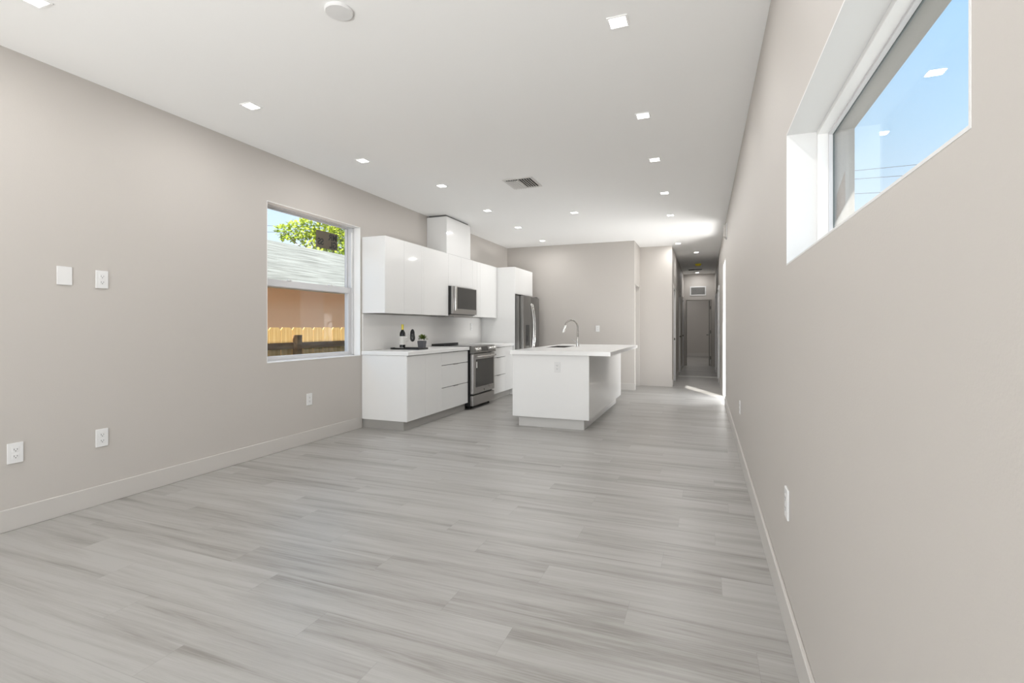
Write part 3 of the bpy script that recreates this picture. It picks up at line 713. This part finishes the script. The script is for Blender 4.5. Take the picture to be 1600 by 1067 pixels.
for v in bm.verts:
    a = math.atan2(v.co.y-5.47, v.co.x+3.485); k = 1+.12*math.sin(5*a+v.co.z*30)
    v.co.x = -3.485+(v.co.x+3.485)*k*.95; v.co.y = 5.47+(v.co.y-5.47)*k*.95
tag(obj('napkin', bm, 'cloth', smooth=True), 'black napkin folded to a point in the right wine glass', 'napkin')
bm = bmesh.new(); lathe(bm, [(.03, 0), (.045, .004), (.062, .015), (.060, .017), (.043, .007), (.01, .005)], -3.655, 5.425, TZ, 32)
bmesh.ops.scale(bm, verts=bm.verts, vec=(1, .8, 1), space=Matrix.Translation((3.655, -5.425, 0)))
tag(obj('small_dish', bm, 'china', smooth=True), 'small white dish at the front left of the tray beside the bottle', 'dish')
px_, py_ = -3.383, 5.53
t = thing('potted_plant', 'small green plant in a charcoal square pot on the tray', 'plant', (px_, py_, TZ))
bm = bmesh.new()
def frustum(bm, cx, cy, z0, z1, r0, r1):
    v0 = [bm.verts.new((cx+sx*r0, cy+sy*r0, z0)) for sx, sy in ((-1, -1), (1, -1), (1, 1), (-1, 1))]
    v1 = [bm.verts.new((cx+sx*r1, cy+sy*r1, z1)) for sx, sy in ((-1, -1), (1, -1), (1, 1), (-1, 1))]
    bm.faces.new(v0[::-1]); bm.faces.new(v1)
    for i in range(4): bm.faces.new((v0[i], v0[(i+1) % 4], v1[(i+1) % 4], v1[i]))
frustum(bm, px_, py_, TZ, TZ+.10, .034, .043); obj('pot', bm, 'pot', t)
obj('soil', B((px_-.036, px_+.036, py_-.036, py_+.036, TZ+.098, TZ+.103)), 'soil', t)
def leaf_quad(bm, c, d, up, ln, wd):
    s = d.cross(up).normalized()*wd
    a = bm.verts.new(c); b = bm.verts.new(c+d*ln*.5+s+up*ln*.06); e_ = bm.verts.new(c+d*ln); f = bm.verts.new(c+d*ln*.5-s+up*ln*.06)
    bm.faces.new((a, b, e_, f))
bm = bmesh.new()
for i in range(420):
    a = random.uniform(0, 2*PI); el = random.uniform(-.2, 1.4); r = .055*random.uniform(.25, 1)
    c = Vector((px_+r*math.cos(a)*math.cos(el)*1.15+.012, py_+r*math.sin(a)*math.cos(el), TZ+.125+r*math.sin(el)*.9))
    d = Vector((math.cos(a)*math.cos(el)+random.uniform(-.5, .5), math.sin(a)*math.cos(el)+random.uniform(-.5, .5), math.sin(el)+random.uniform(-.4, .6))).normalized()
    leaf_quad(bm, c, d, Vector((random.uniform(-.3, .3), random.uniform(-.3, .3), 1)).normalized(), random.uniform(.014, .026), .006)
fo = obj('foliage', bm, 'herb', t)

# ------------------------------------------------------------------ outside
GZ = -.6
struct('ground', B((-60, 60, -30, 90, GZ-.1, GZ)), 'ground', label='ground outside')
# wooden fence
t = thing('wooden_fence', 'yellow pine dog eared picket fence outside the kitchen window', 'fence', (-5.6, 5.9, GZ))
def picket_bm(y):
    w_, zt = .097, 1.195; bm = bmesh.new()
    prism(bm, [(y-w_, GZ+.02), (y+w_, GZ+.02), (y+w_, zt-.035), (y+w_-.03, zt), (y-w_+.03, zt), (y-w_, zt-.035)], 'x', -5.62, -5.60)
    return bm
p0 = obj('picket', picket_bm(5.9), 'pine', t)
for i in list(range(-10, 0))+list(range(1, 22)):
    c = p0.copy(); COL.objects.link(c); c.parent = t; c.location = (0, i*.208, 0)
for z in (.93, -.1): obj('rail', B((-5.60, -5.562, 3.7, 10.4, z-.045, z+.045)), 'pinedark', t)
for y in (5.62, 8.06): obj('post', B((-5.58, -5.49, y-.045, y+.045, GZ, 1.085)), 'pinedark', t)
# neighbour house
t = thing('neighbor_house', 'peach stucco house with pale shingle roof beyond the fence', 'house', (-10.5, 9.5, GZ))
obj('wall', B((-14, -8.0, 1.0, 19.0, GZ, 2.12)), 'peach', t)
bm = bmesh.new(); n = 22
prev = None
poly = [(-7.55, 2.06)]
for i in range(n):
    u = (i+1)/n; x = -7.55-3.45*u; z = 2.06+1.50*u
    poly += [(x, z+.012), (x, z)] if i < n-1 else [(x, z)]
poly += [(-14.5, 2.06), (-14.5, 1.98), (-7.55, 1.98)]
prism(bm, [(p[0], p[1]) for p in poly], 'y', .5, 19.5)
obj('roof', bm, 'shingle', t)
obj('fascia', B((-7.545, -7.51, .5, 19.5, 1.96, 2.07)), 'fascia', t)
# tree
def cam_pt(u, v, zc):
    xc = (u-800)/775*zc; s, c = math.sin(YAW), math.cos(YAW)
    return Vector((xc*c-s*zc, xc*s+c*zc, 1.2-(v-511)/775*zc))
tp = Vector((-15.2, 17.2, GZ))
t = thing('tree', 'bright yellow green leafy tree behind the shingle roof', 'tree', tp)
bm = bmesh.new(); tube(bm, [tp, tp+Vector((.1, .05, 2)), tp+Vector((0, .2, 4)), tp+Vector((.3, .1, 5.5))], [.22, .18, .13, .06], 10); obj('trunk', bm, 'bark', t)
blobs = [(cam_pt(u_, v_, z_), r_) for u_, v_, z_, r_ in ((443, 362, 20.5, .28), (457, 363, 20.8, .38), (474, 358, 20.5, .45), (490, 352, 20.6, .5), (492, 378, 20.7, .5), (508, 366, 21, .65), (525, 350, 21.3, .5), (524, 384, 21, .7), (545, 378, 21.5, .8), (560, 360, 22, 1.0), (585, 380, 22, 1.2), (560, 410, 21.5, 1.2))]
bm = bmesh.new()
for (c, r) in blobs:
    c = Vector(c)
    for i in range(int(620*r*r)+60):
        d = Vector((random.gauss(0, 1), random.gauss(0, 1), random.gauss(0, 1))).normalized(); q = c+d*r*random.uniform(.35, 1.05)**.6
        dd_ = (d+Vector((random.uniform(-.9, .9), random.uniform(-.9, .9), random.uniform(-.9, .6)))).normalized()
        leaf_quad(bm, q, dd_, Vector((random.uniform(-.6, .9), random.uniform(-.9, .3), 1)).normalized(), random.uniform(.13, .22), .055)
obj('foliage', bm, 'leaf', t)
bm = bmesh.new()
for (c, r) in blobs: tube(bm, [tp+Vector((0, .15, 3.2)), (Vector(c)+tp+Vector((0, 0, 4.2)))/2, Vector(c)], [.05, .03, .01], 6)
obj('branch', bm, 'bark', t)
# power lines
def wire(name, a, b, label, group, r=.012):
    a, b = Vector(a), Vector(b); d = b-a; A = a-d*1.5; Bp = b+d*2.5; pts = []
    for i in range(13):
        u = i/12; p = A.lerp(Bp, u); pts.append(p)
    tag(obj(name, tube(bmesh.new(), pts, r, 6), 'wire'), label, 'power line', group)
wire('power_line', cam_pt(1333, 267, 30), cam_pt(1440, 256.5, 30), 'topmost of three thin power lines seen through the high right window', 'power lines right')
wire('power_line', cam_pt(1333, 280, 30), cam_pt(1418, 274, 30), 'middle of three thin power lines seen through the high right window', 'power lines right')
wire('power_line', cam_pt(1333, 303, 30), cam_pt(1380, 300.5, 30), 'lowest of three thin power lines seen through the high right window', 'power lines right')
wire('power_line', cam_pt(418, 352.5, 32), cam_pt(470, 355, 32), 'upper thin power line in the sky left of the tree', 'power lines left', .009)
wire('power_line', cam_pt(418, 362.5, 32), cam_pt(470, 363, 32), 'lower thin power line in the sky left of the tree', 'power lines left', .009)
